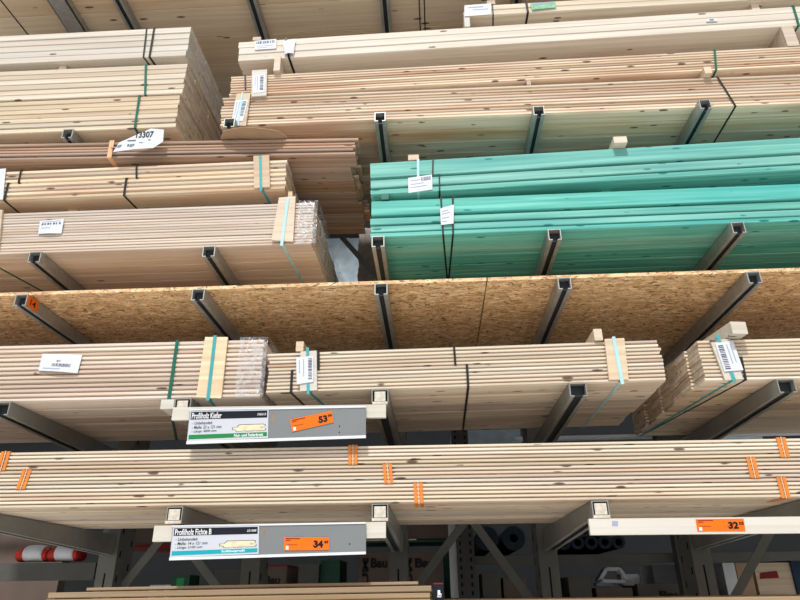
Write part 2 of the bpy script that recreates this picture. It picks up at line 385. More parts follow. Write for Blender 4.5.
strap(A6, (288.5, 199), (282.5, 243), 'ltblue', .014, (302, 280), front_off=.0135)
label_on(A6, [(40.5, 221.5), (64.5, 219.5), (62, 234), (38.5, 234.5)], bars=(.1, .22, .95, .36), lines=(.1, .55), bend=.004, n=7)
strap(A6, (-20, 213), (-24, 253), 'dgreen', .012, (43, 291))
cover(A6, [(-8, 212), (4, 211), (0, 250), (-10, 250)])
# shrink film round the right end
def endfilm(b, x0, label, amp=.006):
    mb = MB(); n = 14; L = b.L
    prof = []
    for k in range(9): prof.append((-.018, b.H*k/8))
    top = [(b.D*k/8, b.H+.008) for k in range(9)]
    xs = [x0+(L+.02-x0)*k/n for k in range(n+1)]
    rr = random.Random(3)
    def disp(): return rr.uniform(-amp, amp)
    # front skin
    g = [[(x, -.006-abs(disp()), z*1.02-.001) for z in [b.H*k/10 for k in range(11)]] for x in xs]
    base = len(mb.v)
    for r_ in g: mb.v += r_
    for i in range(n):
        for k in range(10):
            a = base+i*11+k; mb.f.append((a, a+1, a+12, a+11))
    # end skin
    ys = [b.D*k/16-.006 for k in range(17)]; base = len(mb.v)
    for y in ys: mb.v += [(L+.020+abs(disp())*2, y, z) for z in [b.H*k/10 for k in range(11)]]
    for i in range(16):
        for k in range(10):
            a = base+i*11+k; mb.f.append((a, a+1, a+12, a+11))
    me = mb.mesh('shrink_film')
    for p in me.polygons: p.use_smooth = True
    o = link('shrink_film', me, M['film'], b.o); o['label'] = label
endfilm(A6, A6.L-.07, 'clear wrinkled shrink film over the cut ends')

# ---- right bay, upper level
YB = 2.545; kB = YB/2.5
def sc(z): return z*kB
xr = RIGHT
B3 = bundle('board_bundle', 'reddish pine board bundle with deep knotty underside, lowest on the upper right arms', 'boards', -1.035, xr, 2.190, 2.166, tgl(10, .192), 9, .094, 'peach', 'tg', Y=YB, group='bundles at upper right', jit=.006)
B2 = bundle('board_bundle', 'reddish pine board bundle with white label near its left end, above the lowest one', 'boards', -1.004, xr, 2.391, 2.417, tgl(8, .138), 6, .14, 'peach', 'tg', Y=YB, group='bundles at upper right', jit=.006)
B1 = bundle('timber_bundle', 'whitish bundle of thick planed timbers with paper tags at its left end', 'timber', -.985, xr, 2.633, 2.700, tgl(3, .145), 6, .14, 'white_wood', 'sq', Y=YB, group='bundles at upper right')
B0 = bundle('timber_bundle', 'pale yellow timber bundle with white wrapped end, topmost at upper right', 'timber', .256, xr, 2.883, 2.903, tgl(2, .078), 6, .14, 'pale', 'sq', Y=YB, group='bundles at upper right')
strap(B1, (286, 38), (289, 58), 'black', .012, (293, 70)); strap(B1, (793, 6), (798, 24), 'dgreen', .012, (800, 30))
label_on(B1, [(706, 19.5), (717, 18.8), (717, 21.8), (706, 22.3)], bars=(.3, .2, .7, .8), lines=None)
strap(B2, (245, 76), (245, 94), 'black', .008, zb=.04); strap(B2, (714, 48), (716, 70), 'dgreen', .010, (710, 76))
strap(B3, (718, 80), (736, 108), 'black', .009, (713, 140))
strap(B0, (492, 2), (493, 14), 'black', .007, (493, 26)); strap(B0, (526, 1), (528, 13), 'black', .012, (526, 24))
s = Sheet('wrap_label', UC([(464.5, 6), (491, 4), (491, 15), (464.5, 17)], YB), 'paper', B0.o, off=.004); s.rects('print', [(.15, .2, .7, .3), (.3, .45, .9, .52)], 'ltprint')
s = Sheet('wrap_label', UC([(530, 4), (555, 2), (556, 8), (532, 10.5)], YB), 'palegreen', B0.o, off=.004); s.rects('print', [(.05, .05, .9, .35)], 'ltprint')
label_on(B1, [(255, 41.5), (276.5, 39.5), (276.5, 49), (255, 50.5)], bars=(.08, .12, .95, .4), lines=(.6, .8))
s = Sheet('paper_tag', UC([(283, 43), (296, 40), (294, 55), (285, 56)], YB), 'paper', B1.o, off=.008, bend=.01)
cover(B2, [(252.5, 72), (267.5, 71), (267, 97), (252, 98)], 'lath')
label_on(B2, [(254, 77), (265.5, 76), (265, 94), (253.5, 95)], off=.013, bars=(.6, .08, .9, .9), vert=True, lines=(.15, .35))
cover(B3, [(237, 96), (251, 95), (246.5, 127.5), (232, 126.5)], 'pale')
label_on(B3, [(236, 102), (249, 101.5), (243.5, 123), (232.5, 122)], off=.013, bars=(.6, .08, .9, .8), vert=True, lines=(.15, .35))
strap(B3, (243, 95), (239, 127), 'ltblue', .008, front_off=.0136)
# ---- green timber
G2 = bundle('green_timber_bundle', 'lower bundle of green impregnated timber, resting on the arms', 'timber', -.247, xr, 1.472, 1.480, [.024, -.005, .034, -.006, .038, -.009, .084], 10, .1, 'green', 'sq', group='green timber bundles', jit=.003)
G2 = G2
G1 = bundle('green_timber_bundle', 'upper bundle of green impregnated timber with blocks on top', 'timber', -.249, xr, 1.703, 1.765, [.030, -.006, .050, -.011, .088], 10, .1, 'green', 'sq', group='green timber bundles', jit=.003)
strap(G1, (418, 158), (418.5, 196), 'ltblue', .012)
strap(G1, (433, 158), (434, 196), 'black', .007, zb=.09)
strap(G1, (438, 158), (440, 196), 'black', .007, zt=.09)
strap(G2, (441, 200), (443, 233), 'black', .008, (447, 277)); strap(G2, (453, 200), (453, 233), 'black', .008, (449, 277))
label_on(G1, [(408, 178.5), (432, 175), (432.5, 190), (408.5, 193.5)], bars=(.55, .1, .95, .35), lines=(.2, .45, .65), off=.004)
label_on(G2, [(440, 209), (454, 205), (453.5, 224), (441, 225.5)], bars=None, lines=(.2, .35, .6, .8), off=.004)
# ---- OSB sheets
zo_l, zo_r = 1.238, 1.230
xj = U(487, 278).x
def zosb(x): return lin(x, -1.923, zo_l, 1.595, zo_r)
def board(name, label, xa, xb, zf, y0, y1, t, mat, cat, group=None):
    za, zb = zf(xa), zf(xb); o_t = math.atan2(zb-za, xb-xa)
    mb = MB(); L = math.hypot(xb-xa, zb-za); mb.prism([(0, 0), (y1-y0, 0), (y1-y0, t), (0, t)], 0, L, 'x')
    o = mb.build(name, M[mat]); o.location = (xa, y0, za+CZ); o.rotation_euler = (0, -o_t, 0)
    tag(o, label, cat, group); return o
board('osb_sheet', 'brown strand board sheet on the middle arms, left of the joint', LEFT, xj-.003, zosb, 2.5, 3.62, .016, 'osb', 'board', 'strand board sheets')
board('osb_sheet', 'brown strand board sheet on the middle arms, right of the joint', xj+.003, RIGHT, zosb, 2.5, 3.62, .016, 'osb', 'board', 'strand board sheets')
# ---- lower bundles
C1 = bundle('board_bundle', 'pinkish profile board bundle with dark green strap, left below the strand board', 'boards', LEFT, -.700, .748, .737, tgl(13, .258), 6, .1265, 'pink', 'tg', group='bundles under the strand board', jit=.004)
C2 = bundle('board_bundle', 'pine profile board bundle with upright cover boards at both ends, centre below the strand board', 'boards', -.672, .945, .752, .763, tgl(11, .176), 6, .1265, 'spruce', 'tg', group='bundles under the strand board', jit=.006)
C3 = bundle('board_bundle', 'pine profile board bundle with tilted label and staggered left end, right below the strand board', 'boards', 1.092, RIGHT+.1, .757, .750, tgl(11, .174), 8, .1235, 'spruce', 'tg', group='bundles under the strand board', jit=.0025, colj=.008)
strap(C1, (177.5, 341), (168.5, 402), 'dgreen', .014, (172, 412))
cover(C1, [(206, 338), (228.5, 338), (222, 399), (197, 398)], 'pine')
strap(C1, (216, 338), (209, 400), 'teal', .014, (226, 420), front_off=.0136)
s = label_on(C1, [(43, 354), (83, 355), (78, 373.5), (39, 371)], bars=(.32, .55, .8, .72), lines=(.82,), bend=.006, n=14)
s.text('print_text', 'EV', .42, .36, .52, .46, 'print')
C1o = C1.o
endfilm(C1, C1.L-.10, 'clear wrinkled shrink film over the cut ends')
h5 = C2.H*6/11
strap(C2, (454, 347), (455.5, 367), 'black', .009, zb=h5+.001)
strap(C2, (467, 367), (468.5, 392), 'black', .010, (463, 430), zt=h5-.002)
strap(C2, (318.5, 352), (318.5, 370), 'black', .010, zb=h5+.001)
strap(C2, (292, 373), (291, 393), 'black', .010, (304, 405), zt=h5-.002)
cover(C2, [(301, 352.5), (317, 351.5), (317.5, 391), (300.5, 392)], 'lath')
strap(C2, (308, 352), (309, 391), 'teal', .012, (322, 404), front_off=.0136)
label_on(C2, [(297, 359), (314, 357), (314, 383), (297.5, 385.5)], off=.0155, bars=(.7, .08, .92, .9), vert=True, lines=(.15, .4), n=14)
cover(C2, [(604, 340), (623.5, 339), (628, 380.5), (608.5, 380.5)], 'block')
strap(C2, (613, 340), (621, 381), 'ltblue', .014, (588, 424), front_off=.0136)
cover(C3, [(709, 341), (729, 340), (742, 380), (724, 381)], 'lath')
strap(C3, (717, 341), (733, 381), 'teal', .014, (655, 422), front_off=.0136)
label_on(C3, [(713.5, 344.5), (731.4, 342), (741.7, 371.3), (722.7, 372.8)], off=.0155, bars=(.1, .1, .38, .95), vert=True, lines=(.55, .75), n=14)
strap(C3, (743, 366), (745, 378), 'black', .010, (731, 386), zt=C3.H*.55)
# ---- lowest visible row: packs of five boards with orange bands
hD = .0735
tiers = [('lowest', 0), ('middle', 1), ('topmost', 2)]
Dp = []
for nm, k in tiers:
    d = bundle('board_pack', 'long pack of five spruce profile boards with orange bands, %s of the three front packs' % nm, 'boards', LEFT, RIGHT, .322+k*hD, .300+k*hD, tgl(5, hD-.001), 1, .121, 'spruce', 'tg', group='orange banded board packs', yj=.003)
    Dp.append(d)
for k in range(1, 7):
    bundle('board_pack', 'spruce board pack of which only the underside shows, behind the lowest front pack', 'boards', LEFT, RIGHT, .322, .300, tgl(5, hD-.001), 1, .121, 'spruce', 'tg', Y=2.5+k*.1215, group='board packs behind the front row')
for k, ps in ((2, [(6, 1, 453, 470), (353, 353, 446, 463), (781, 785, 440, 457)]), (1, [(27, 21, 472, 488), (387, 389, 465, 483), (751, 755, 461, 478)]), (0, [(418, 419, 484, 503), (781, 786, 479, 498)])):
    for (xa, xb, ya, yb) in ps:
        strap(Dp[k], (xa-3, ya), (xb-3, yb), 'orange', .012); strap(Dp[k], (xa+3, ya), (xb+3, yb), 'orange', .012)
        strap(Dp[k], (xa, ya), (xb, yb), 'ltorange', .0045, name='strap_print', front_off=.003)

# ---- cardboard sheet on the loose boards
a = U(221, 134).x; bq = U(287, 139).x
mb = MB(); n = 12; zt = 2.022+(1.948-2.022)*(a-LEFT)/(-.345-LEFT)+.104+CZ
top = []
for i in range(n+1):
    t = i/n; x = a+(bq-a)*t; z = zt-.031*(x-a)+.002
    top.append((x, 2.5-.075*math.sin(math.pi*min(1, max(0, t)))**.35, z+.004*math.sin(6*t)))
for i in range(n):
    p, q = top[i], top[i+1]; t = Vector((0, 0, .003))
    A_, B_ = Vector(p), Vector(q); Cc, Dd = Vector((q[0], 2.95, q[2])), Vector((p[0], 2.95, p[2]))
    mb.hexa([A_, B_, Cc, Dd, A_+t, B_+t, Cc+t, Dd+t])
tag(mb.build('cardboard_sheet', M['cardboard']), 'brown cardboard sheet jutting out over the loose reddish boards', 'cardboard')
# hanging paper tag with big number
TY = 2.45
def papertag():
    pts = [(119, 142.5), (151, 128.5), (164, 129.5), (163, 141.5), (153, 148), (134, 149), (113, 152)]
    P = UC(pts, TY); f = Vector((0, .001, 0)); mb = MB()
    n = len(P); mb.v += [tuple(p) for p in P]+[tuple(p+f) for p in P]
    mb.f.append(tuple(range(n))); mb.f.append(tuple(range(n, 2*n))[::-1])
    for i in range(n): mb.f.append((i, (i+1) % n, n+(i+1) % n, n+i))
    o = mb.build('paper_tag', M['paper']); tag(o, 'creased white paper tag with a big printed number, hanging above the reddish boards', 'tag')
    s = Sheet.__new__(Sheet); s.c = UC([(112, 130), (164, 128), (164, 150), (112, 152)], TY); s.off = 0; s.bend = 0; s.t = 0; s.o = o
    s.text('number', '13307', .46, .13, .81, .42, 'ink', bold=.03, d=.0012, shear=.15)
    s.text('print_text', 'REF', .07, .70, .19, .82, 'print', d=.0012, shear=.2); s.text('print_text', 'REF', .29, .68, .44, .80, 'print', d=.0012, shear=.2)
    s.rects('print', [(.30, .50, .46, .55), (.52, .62, .60, .64), (.7, .5, .74, .54)], 'print', d=.0012)
    # corner stub joining it to the stack
    q = MB(); A_ = U(113, 147, TY); B_ = U(113, 147, 2.5); q.bar(A_, B_+Vector((0, .004, 0)), .02, .002, Vector((0, 0, 1))); q.build('folded_edge', M['paper'], o)
papertag()

def bot(b, x): return b.z0+(x-b.x0)*math.tan(-b.o.rotation_euler.y)
# ---- low board stacks at the bottom edge
zE = .020
ncol = lambda li, c: c in (0, 6)
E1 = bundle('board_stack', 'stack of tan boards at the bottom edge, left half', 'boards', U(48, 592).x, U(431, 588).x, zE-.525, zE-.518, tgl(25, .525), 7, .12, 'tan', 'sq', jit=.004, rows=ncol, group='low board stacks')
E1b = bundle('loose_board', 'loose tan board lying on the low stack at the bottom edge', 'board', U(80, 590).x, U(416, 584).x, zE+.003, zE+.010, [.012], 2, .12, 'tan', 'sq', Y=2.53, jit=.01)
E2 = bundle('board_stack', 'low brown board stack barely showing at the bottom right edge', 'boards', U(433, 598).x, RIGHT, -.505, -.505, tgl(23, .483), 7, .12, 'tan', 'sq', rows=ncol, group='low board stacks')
mb = MB(); a = U(433, 600, 2.52); b_ = U(443, 600, 2.52)
mb.box(0, b_.x-a.x, 0, .3, 0, .052, .002); o = mb.build('small_carton', M['navy']); o.location = (a.x+.002, 2.52, -.0215+CZ); tag(o, 'small black carton with red lid at the right end of the low tan stack', 'carton')
mb = MB(); mb.box(0, b_.x-a.x, 0, .3, .052, .056); mb.build('lid', M['boxred'], o)
mb = MB(); mb.bar((.020, -.001, .012), (.020, -.001, .032), .009, .001); mb.bar((.014, -.001, .012), (.028, -.001, .012), .006, .001); mb.bar((.026, -.001, .012), (.026, -.001, .022), .005, .001); mb.build('white_mark', M['whiteink'], o)

# ------------------------------------------------------------------ rack arms
AX = [-1.80, -1.0, -.2, .6, 1.4]
def csec(w, h, t=.004, lip=.017):
    a = w/2
    return [(-a, 0), (-a, -h), (-a+lip, -h), (-a+lip, -h+t), (-a+t, -h+t), (-a+t, -t), (a-t, -t), (a-t, -h+t), (a-lip, -h+t), (a-lip, -h), (a, -h), (a, 0)]
def arm_mesh(w, h0, h1, L):
    mb = MB(); s0 = csec(w, h0); s1 = csec(w, h1); k = len(s0)
    mb.v += [(a, 0, b) for a, b in s0]+[(a, L, b) for a, b in s1]
    for i in range(k):
        j = (i+1) % k; mb.f.append((i, j, k+j, k+i))
    # end caps as strips of the C section
    for q in (0, k):
        for f in ((0, 1, 4, 5), (1, 2, 3, 4), (0, 5, 6, 11), (6, 7, 10, 11), (7, 8, 9, 10)): mb.f.append(tuple(q+i for i in f))
    return mb.mesh('rack_arm')
def zb_of(b_z0, b_z1, x0, x1, x): return lin(x, x0, b_z0, x1, b_z1)
ordw = ['leftmost', 'second from left', 'middle', 'fourth from left', 'rightmost']
levels = {
 'top': (lambda x: 3.31, 'under the topmost wide boards', .058, .055, .055, 'steel', [0, 1, 2, 3, 4]),
 'upper': (lambda x: zb_of(2.172, 2.163, LEFT, -1.249, x) if x < -1.3 else zb_of(2.190, 2.166, -1.035, xr, x), 'under the upper bundles', .054, .055, .055, 'steel', [0, 1, 2, 3, 4]),
 'green': (lambda x: zb_of(1.458, 1.451, LEFT, -.516, x) if x < -.5 else zb_of(1.472, 1.480, -.247, xr, x), 'just above the strand board', .057, .055, .055, 'steel', [0, 1, 2, 3, 4]),
 'osb': (zosb, 'under the strand board sheets', .056, .055, .055, 'steel', [0, 1, 2, 3, 4]),
 'lower': (lambda x: {-1.8: zb_of(.748, .737, LEFT, -.700, x), -1.0: zb_of(.748, .737, LEFT, -.684, x), -.2: zb_of(.752, .763, -.672, .945, x), .6: zb_of(.752, .763, -.672, .945, x), 1.4: .754}[x], 'under the cover-boarded bundles', .068, .055, .085, 'arm_grey', [0, 1, 2, 3, 4]),
 'lowest': (lambda x: zb_of(.322, .300, LEFT, RIGHT, x), 'under the orange banded packs', .062, .055, .105, 'arm_grey', [0, 1, 2, 3, 4]),
}
levels['bottom'] = (lambda x: bot(E1, x) if x < -.1 else bot(E2, x), '', .066, .055, .105, 'grey_steel', [0, 1, 2, 3, 4])
arms = {}; posts = []
dxa = {}
for lv, row in (('lowest', ((1, 175, 509), (2, 380, 506), (3, 600, 504))), ('lower', ((0, 2, 405), (1, 183, 401), (2, 380, 397), (3, 578, 388), (4, 787, 386))),
                ('osb', ((0, 21, 299), (1, 198, 294), (2, 381, 288), (3, 564.5, 282), (4, 754, 276))), ('green', ((0, 35, 255), (1, 209, 249), (2, 378, 242), (3, 555, 237), (4, 739, 229))),
                ('upper', ((0, 68, 131), (1, 229, 124), (2, 380, 114), (3, 538.5, 108), (4, 704, 99)))):
    for (i, px, py) in row: dxa[lv, i] = U(px, py, 2.485).x-AX[i]

PY = 3.685
where = ['at the far left, behind the red and white bags', 'second from left, its post behind the lower sign', 'in the centre between the lettered cartons', 'right of centre, below the left end of the price lath', 'at the right, behind the ticket on the price lath']
for i, x in enumerate(AX):
    o = empty('cantilever_rack_column', (x, PY, 0), 'grey steel rack post with its arms, '+where[i], 'rack column', 'rack columns'); posts.append(o)
    mb = MB(); mb.box(-.05, .05, 0, .006, 0, 4.98); mb.box(-.05, .05, .194, .2, 0, 4.98); mb.box(-.05, -.044, .006, .194, 0, 4.98); mb.box(.044, .05, .006, .194, 0, 4.98)
    mb.build('post', M['grey_steel'], o)
    mb = MB()
    for k in range(36):
        z = .3+k*.125
        for sx in (-1, 1):
            mb.box(sx*.0506-.0006, sx*.0506+.0006, .03, .045, z, z+.035); mb.box(sx*.0506-.0006, sx*.0506+.0006, .15, .165, z+.06, z+.095)
    mb.build('slot_holes', M['hole'], o)['kind'] = 'stuff'
    mb = MB(); mb.box(-.0045, .0045, -.0008, .0, 1.35, 1.72); mb.build('front_slot', M['hole'], o)
    mb = MB(); mb.box(-.1, .1, -.25, .3, 0, .012); mb.build('foot_plate', M['dark_steel'], o)
    for lv, (zf, _w, w, h0, h1, mt, idx) in levels.items():
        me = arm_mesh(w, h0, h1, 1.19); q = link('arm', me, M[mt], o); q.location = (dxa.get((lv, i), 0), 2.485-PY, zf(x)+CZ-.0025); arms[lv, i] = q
        mb = MB(); hw = w/2-.0055  # dark box added inside the arm in place of the slot's shade
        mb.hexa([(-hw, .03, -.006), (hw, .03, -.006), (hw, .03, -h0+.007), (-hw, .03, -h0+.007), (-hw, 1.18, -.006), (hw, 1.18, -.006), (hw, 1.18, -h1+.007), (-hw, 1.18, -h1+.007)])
        ic = mb.build('slot_shade_fill', M['slot_shade'], q); ic['label'] = 'dark filling standing in for the shade inside the slotted arm'
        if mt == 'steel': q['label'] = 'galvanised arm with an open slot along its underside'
M['clip'] = plain('beige tag', (.62, .56, .47), .5, 0, .2, 60)
def clip(lv, i):
    o = arms[lv, i]; mb = MB(); mb.box(-.022, .022, -.002, .001, -.05, -.010); mb.box(-.030, .030, -.004, .02, -.062, -.052)
    c = mb.build('end_tag', M['clip'], o); c['label'] = 'beige tag clipped in the open arm end'
for a_ in (('lowest', 1), ('lowest', 2), ('lowest', 3), ('lower', 1), ('lower', 2)): clip(*a_)
# number sticker on the strand board arm
o = arms['osb', 0]; mb = MB(); mb.box(.0292, .0300, .004, .085, -.052, -.004); st = mb.build('sticker', M['price'], o); st['label'] = 'orange sticker with a number on the arm side'
s = Sheet.__new__(Sheet); s.o = o; s.t = 0; s.bend = 0; s.off = 0
s.P = lambda u, v, d=0: Vector((.0303, .004+.081*u, -.004-.048*v))
s.text('number', '14', .25, .2, .75, .8, 'ink', bold=.02)

# ---- wide boards on the top arms
T = empty('shelf_deck', (LEFT, 2.30, 3.31+CZ), 'deck of wide knotty boards seen from below along the top of the photo', 'boards')
me = plank_mesh(RIGHT-LEFT, .23, .02, 'sq', 'shelf')
for c in range(6): link('plank', me, None, T, (0, c*.23, 0))
g = empty('flat_steel_bar', (UZ(75, 30, 3.25+CZ).x, 2.42, 3.2535+CZ), 'wide mottled galvanised bar under the top deck, between the two leftmost arms', 'steel bar')
mb = MB(); mb.prism([(-.055, 0), (.055, 0), (.055, .008), (-.055, .008)], 0, 1.2, 'y'); mb.box(-.055, -.050, 0, 1.2, 0, .055); mb.box(.050, .055, 0, 1.2, 0, .055); gp = mb.build('web', M['steel'], g)
for xb in (419, 424):
    p = UZ(xb, 15, 3.31+CZ); mb = MB(); mb.bar((p.x-T.location.x, 0, -.002), (p.x-T.location.x+.01, 1.38, -.002), .007, .001, Vector((0, 0, 1))); mb.build('strap', M['black'], T)
p = UZ(10, 12, 3.31+CZ); mb = MB(); mb.bar((p.x-T.location.x-.02, 0, -.002), (p.x-T.location.x+.05, 1.38, -.002), .008, .001, Vector((0, 0, 1))); mb.build('strap', M['black'], T)

# ---- spacer blocks between and on bundles
def block(label, x, y0, y1, z0, z1, w, mat='block', yaw=0, name='spacer_block', group=None):
    mb = MB(); mb.box(-w/2, w/2, 0, y1-y0, 0, z1-z0, .0015)
    o = mb.build(name, M[mat]); o.location = (x, y0, z0+CZ); o.rotation_euler = (0, 0, yaw); tag(o, label, 'wood block', group); return o
def zt(b, x): return b.o.location.z-CZ+(x-b.x0)*(-math.tan(-math.atan2(0, 1)))  # bottom at x
def topz(b, x): return bot(b, x)+b.H
def spacer(label, lowb, upb, px, py, w=.04, prot=.01, mat='block', ln=1.05, group='spacer blocks'):
    x = U(px, py, lowb.Y).x
    block(label, x, lowb.Y-prot, lowb.Y+ln, topz(lowb, x)+.001, bot(upb, x)-.001, w, mat, group=group)
spacer('wood spacer between the topmost and middle bundles at upper left', A2, A1, 60, 62, prot=-.03)
spacer('second wood spacer between the topmost and middle bundles, near their right ends', A2, A1, 176, 60, prot=-.06)
spacer('short wood spacer under the whitish timbers, beside their paper tags', B2, B1, 278, 66, .034, .02)
spacer('wood spacer under the whitish timbers at the right edge of the photo', B2, B1, 790, 35, .06, .0)
spacer('wood spacer jutting out between the two reddish pine bundles, right of centre', B3, B2, 705, 72, .036, .03)
spacer('dark wood spacer between the two reddish pine bundles, near the middle', B3, B2, 529, 84, .022, .0, 'brown')
spacer('pale spacer under the wrapped end of the topmost timber bundle', B1, B0, 467, 20, .03, .0, 'lath')
spacer('spacer under the topmost timber bundle near the right edge', B1, B0, 760, 8, .04, -.03)
spacer('green spacer between the green bundles, at their left end', G2, G1, 385, 198, .035, .004, 'dyed')
spacer('green spacer between the green bundles, below the right block on top', G2, G1, 611, 186, .045, -.08, 'green')
spacer('green spacer between the green bundles, toward the right', G2, G1, 672, 183, .04, -.12, 'green')
spacer('wood spacer between the shrink-wrapped boards and the strapped bundle', A6, A5, 60, 207, .05, -.1)
spacer('wood spacer under the strapped pine bundle near its right end', A6, A5, 289, 196, .02, -.02)
def topblock(label, b, px, py, w, h, prot, ln=.9, mat='block', yaw=0, name='bearer_block'):
    x = U(px, py, b.Y-prot).x; z = topz(b, x)+.002
    return block(label, x, b.Y-prot, b.Y-prot+ln, z, z+h, w, mat, yaw, name, 'wood blocks on top of bundles')
topblock('small wood block on the green timber above its paper label', G1, 413.5, 158, .052, .030, .0)
topblock('square wood block jutting out on top of the green timber, right of centre', G1, 621, 143, .062, .036, .035)
topblock('wood bearer on the centre bundle above the left cover board label', C2, 299.5, 350, .032, .044, .004)
topblock('wood bearer on the centre bundle beside its right cover board', C2, 599, 340, .034, .050, .01)
topblock('big crooked pale bearer jutting out on the right bundle above its tilted label', C3, 741, 335, .065, .052, .055, .7, 'lath', .14)
topblock('wood block on the whitish timbers under the second arm from left', B1, 257, 37, .045, .022, .0)
topblock('wood block on top of the topmost timber bundle', B0, 491, 2, .045, .030, .0)
block('small pale block under the dark green strap of the lower left bundle', U(168, 408).x, 2.488, 2.8, .695, .734, .055, 'lath', group='spacer blocks').rotation_euler = (0, 0, 0)

# ------------------------------------------------------------------ signs
def sign(label, y0px, lath_label, title, num, dims, length, band, bandcol, price, price_pts, xo, gap):
    Ys = 2.462
    zc = [U(187+xo, y0px+2, Ys), U(366+xo*.1, y0px-1, Ys)]
    TL = U(190+xo, y0px+2, Ys); TR = U(366, y0px-1.5, Ys); BR = U(366, y0px+28, Ys); BL = U(187+xo, y0px+34, Ys)
    root = empty('shelf_sign', ((TL.x+TR.x)/2, Ys, BL.z), label, 'sign', 'shelf signs')
    p = Sheet('sign_panel', [TL, TR, BR, BL], 'panel', root, t=.004, off=0, nu=1)
    # light rims top and bottom
    p.rects('rim', [(0, -.03, 1, .03), (0, .97, 1, 1.06)], 'edge', d=.003)
    mid = 82/179
    c = Sheet('sign_card', [Vector(TL)+Vector((.004, -.006, -.002)), TL.lerp(TR, .452)+Vector((0, -.006, -.002)), BL.lerp(BR, .457)+Vector((0, -.006, .006)), Vector(BL)+Vector((.002, -.006, .003))], 'card', root, t=.001, nu=1)
    c.rects('header_band', [(.015, .05, .985, .30)], 'navy')
    c.text('title', title, .03, .08, .03+.0222*len(title), .28, 'whiteink', bold=.012)
    c.text('article_number', num, .86, .14, .97, .22, 'whiteink', bold=.0, shear=.2)
    for k, tx in enumerate(('Unbehandelt', dims, length)):
        c.text('text_line', '- '+tx, .045, .37+k*.14, .045+.0195*len('- '+tx), .47+k*.14, 'ink', bold=.004, shear=.1)
    c.rects('coloured_band', [(.015, .80, .985, .94)], bandcol)
    c.text('band_text', band, .58, .825, .58+(.36 if len(band) > 16 else .26), .925, 'whiteink', bold=.02)
    prof = [(.56, .61), (.61, .61), (.64, .53), (.93, .53), (.96, .55), (.96, .60), (.91, .62), (.91, .67), (.97, .67), (.96, .73), (.85, .74), (.83, .71), (.81, .74), (.72, .74), (.70, .71), (.68, .74), (.61, .74), (.60, .69), (.56, .68)]
    cx = sum(q[0] for q in prof)/len(prof); cyy = sum(q[1] for q in prof)/len(prof)
    c.poly('profile_outline', [(cx+(u-cx)*1.04, cyy+(v-cyy)*1.13) for u, v in prof], 'ink', d=.0006); c.poly('profile_picture', prof, 'profile', d=.0012)
    # price ticket
    t = Sheet('price_ticket', UC(price_pts, Ys-.006), 'price', root, t=.0008, nu=1)
    priceprint(t, price)
    mb = MB(); mb.box(-.004, .004, 0, .001, -.012, .006)
    h = link('panel_hole', MB().mesh('x'), None, root) if False else None
    p.rects('screw_hole', [(.915, .68, .921, .73)] if gap else [(.85, .62, .856, .67), (.85, .82, .856, .87)], 'hole', d=.0005)
    p.rects('panel_marking', [(.475, .14, .485, .42)], 'tan', d=.0005)
    return root
def priceprint(t, price):
    a, b_ = price
    t.text('price', a, .66, .24, .87, .82, 'ink', bold=.05); t.text('price_cents', b_, .885, .25, .985, .50, 'ink', bold=.03)
    t.rects('price_dot', [(.64, .58, .66, .68)], 'boxred')
    t.rects('print', [(.04, .08, .36, .15), (.04, .22, .15, .28), (.06, .56, .30, .60)], 'boxred'); t.rects('white_square', [(.04, .66, .105, .94)], 'paper')
sign('upper shelf sign with green band and a tilted orange price ticket', 408.5, '', 'Profilholz Kiefer', '536018', 'Maße: 23 x 121 mm', 'Länge: 4000 mm', 'Nut- und Federbrett', 'signgreen', ('53', '99'), [(290, 419.5), (332, 410.8), (333.5, 422.5), (292, 432)], 0, False)
sign('lower shelf sign with teal band and a straight orange price ticket', 524.5, '', 'Profilholz Fichte B', '221008', 'Maße: 14 x 121 mm', 'Länge: 2100 mm', 'Softlineprofil', 'signteal', ('34', '49'), [(284, 537), (329, 537.5), (329, 550), (284, 550.5)], -17, True)
def lath(label, pa, pb, ha, y0=2.470, y1=2.490, name='wooden_lath', d=0):
    a, b_ = U(*pa, 2.48), U(*pb, 2.48)
    mb = MB(); mb.prism([(0, 0), (y1-y0, 0), (y1-y0, ha), (0, ha)], 0, (b_-a).length, 'x')
    o = mb.build(name, M['lath']); o.location = (a.x, y0, a.z-ha); o.rotation_euler = (0, -math.atan2(b_.z-a.z, b_.x-a.x), 0); tag(o, label, 'lath', 'sign laths'); return o
lath('whitish wooden lath behind the upper shelf sign', (174, 408), (386, 405), .052)
lath('whitish wooden lath behind the lower shelf sign', (155.5, 526), (386, 522), .056)
pl = lath('whitish wooden lath with an orange price ticket, at the lower right', (588, 519), (830, 516.5), .056)
t = Sheet('price_ticket', UC([(695.5, 519.3), (743.5, 518.6), (745.5, 531), (697.5, 531.4)], 2.469), 'price', pl, t=.0008, nu=1); priceprint(t, ('32', '05'))
k_ = Sheet('ink_mark', UC([(612, 521), (618, 521), (618, 526), (612, 526)], 2.4694), 'ltprint', pl, t=.0003, nu=1)

# ------------------------------------------------------------------ posts, braces
def brace(label, pa, pb, Y=3.80, w=.045):
    mb = MB(); a, b_ = U(*pa, Y), U(*pb, Y); mb.bar(a, b_, w, .006); tag(mb.build('diagonal_brace', M['grey_steel']), label, 'brace', 'rack braces')
brace('diagonal brace running down left from the middle post region to the lower sign', (162, 538), (104, 610))
brace('diagonal brace running down right behind the lower sign', (185, 545), (236, 612))
brace('diagonal brace running down left below the banded packs, in the centre', (466, 520), (405, 602))
brace('diagonal brace running down right below the banded packs, in the centre', (472, 520), (536, 607))
brace('diagonal brace running down from the right price lath', (771, 530), (728, 610))
brace('dark diagonal brace seen in the gap beside the green timber', (300, 190), (392, 294), w=.035)

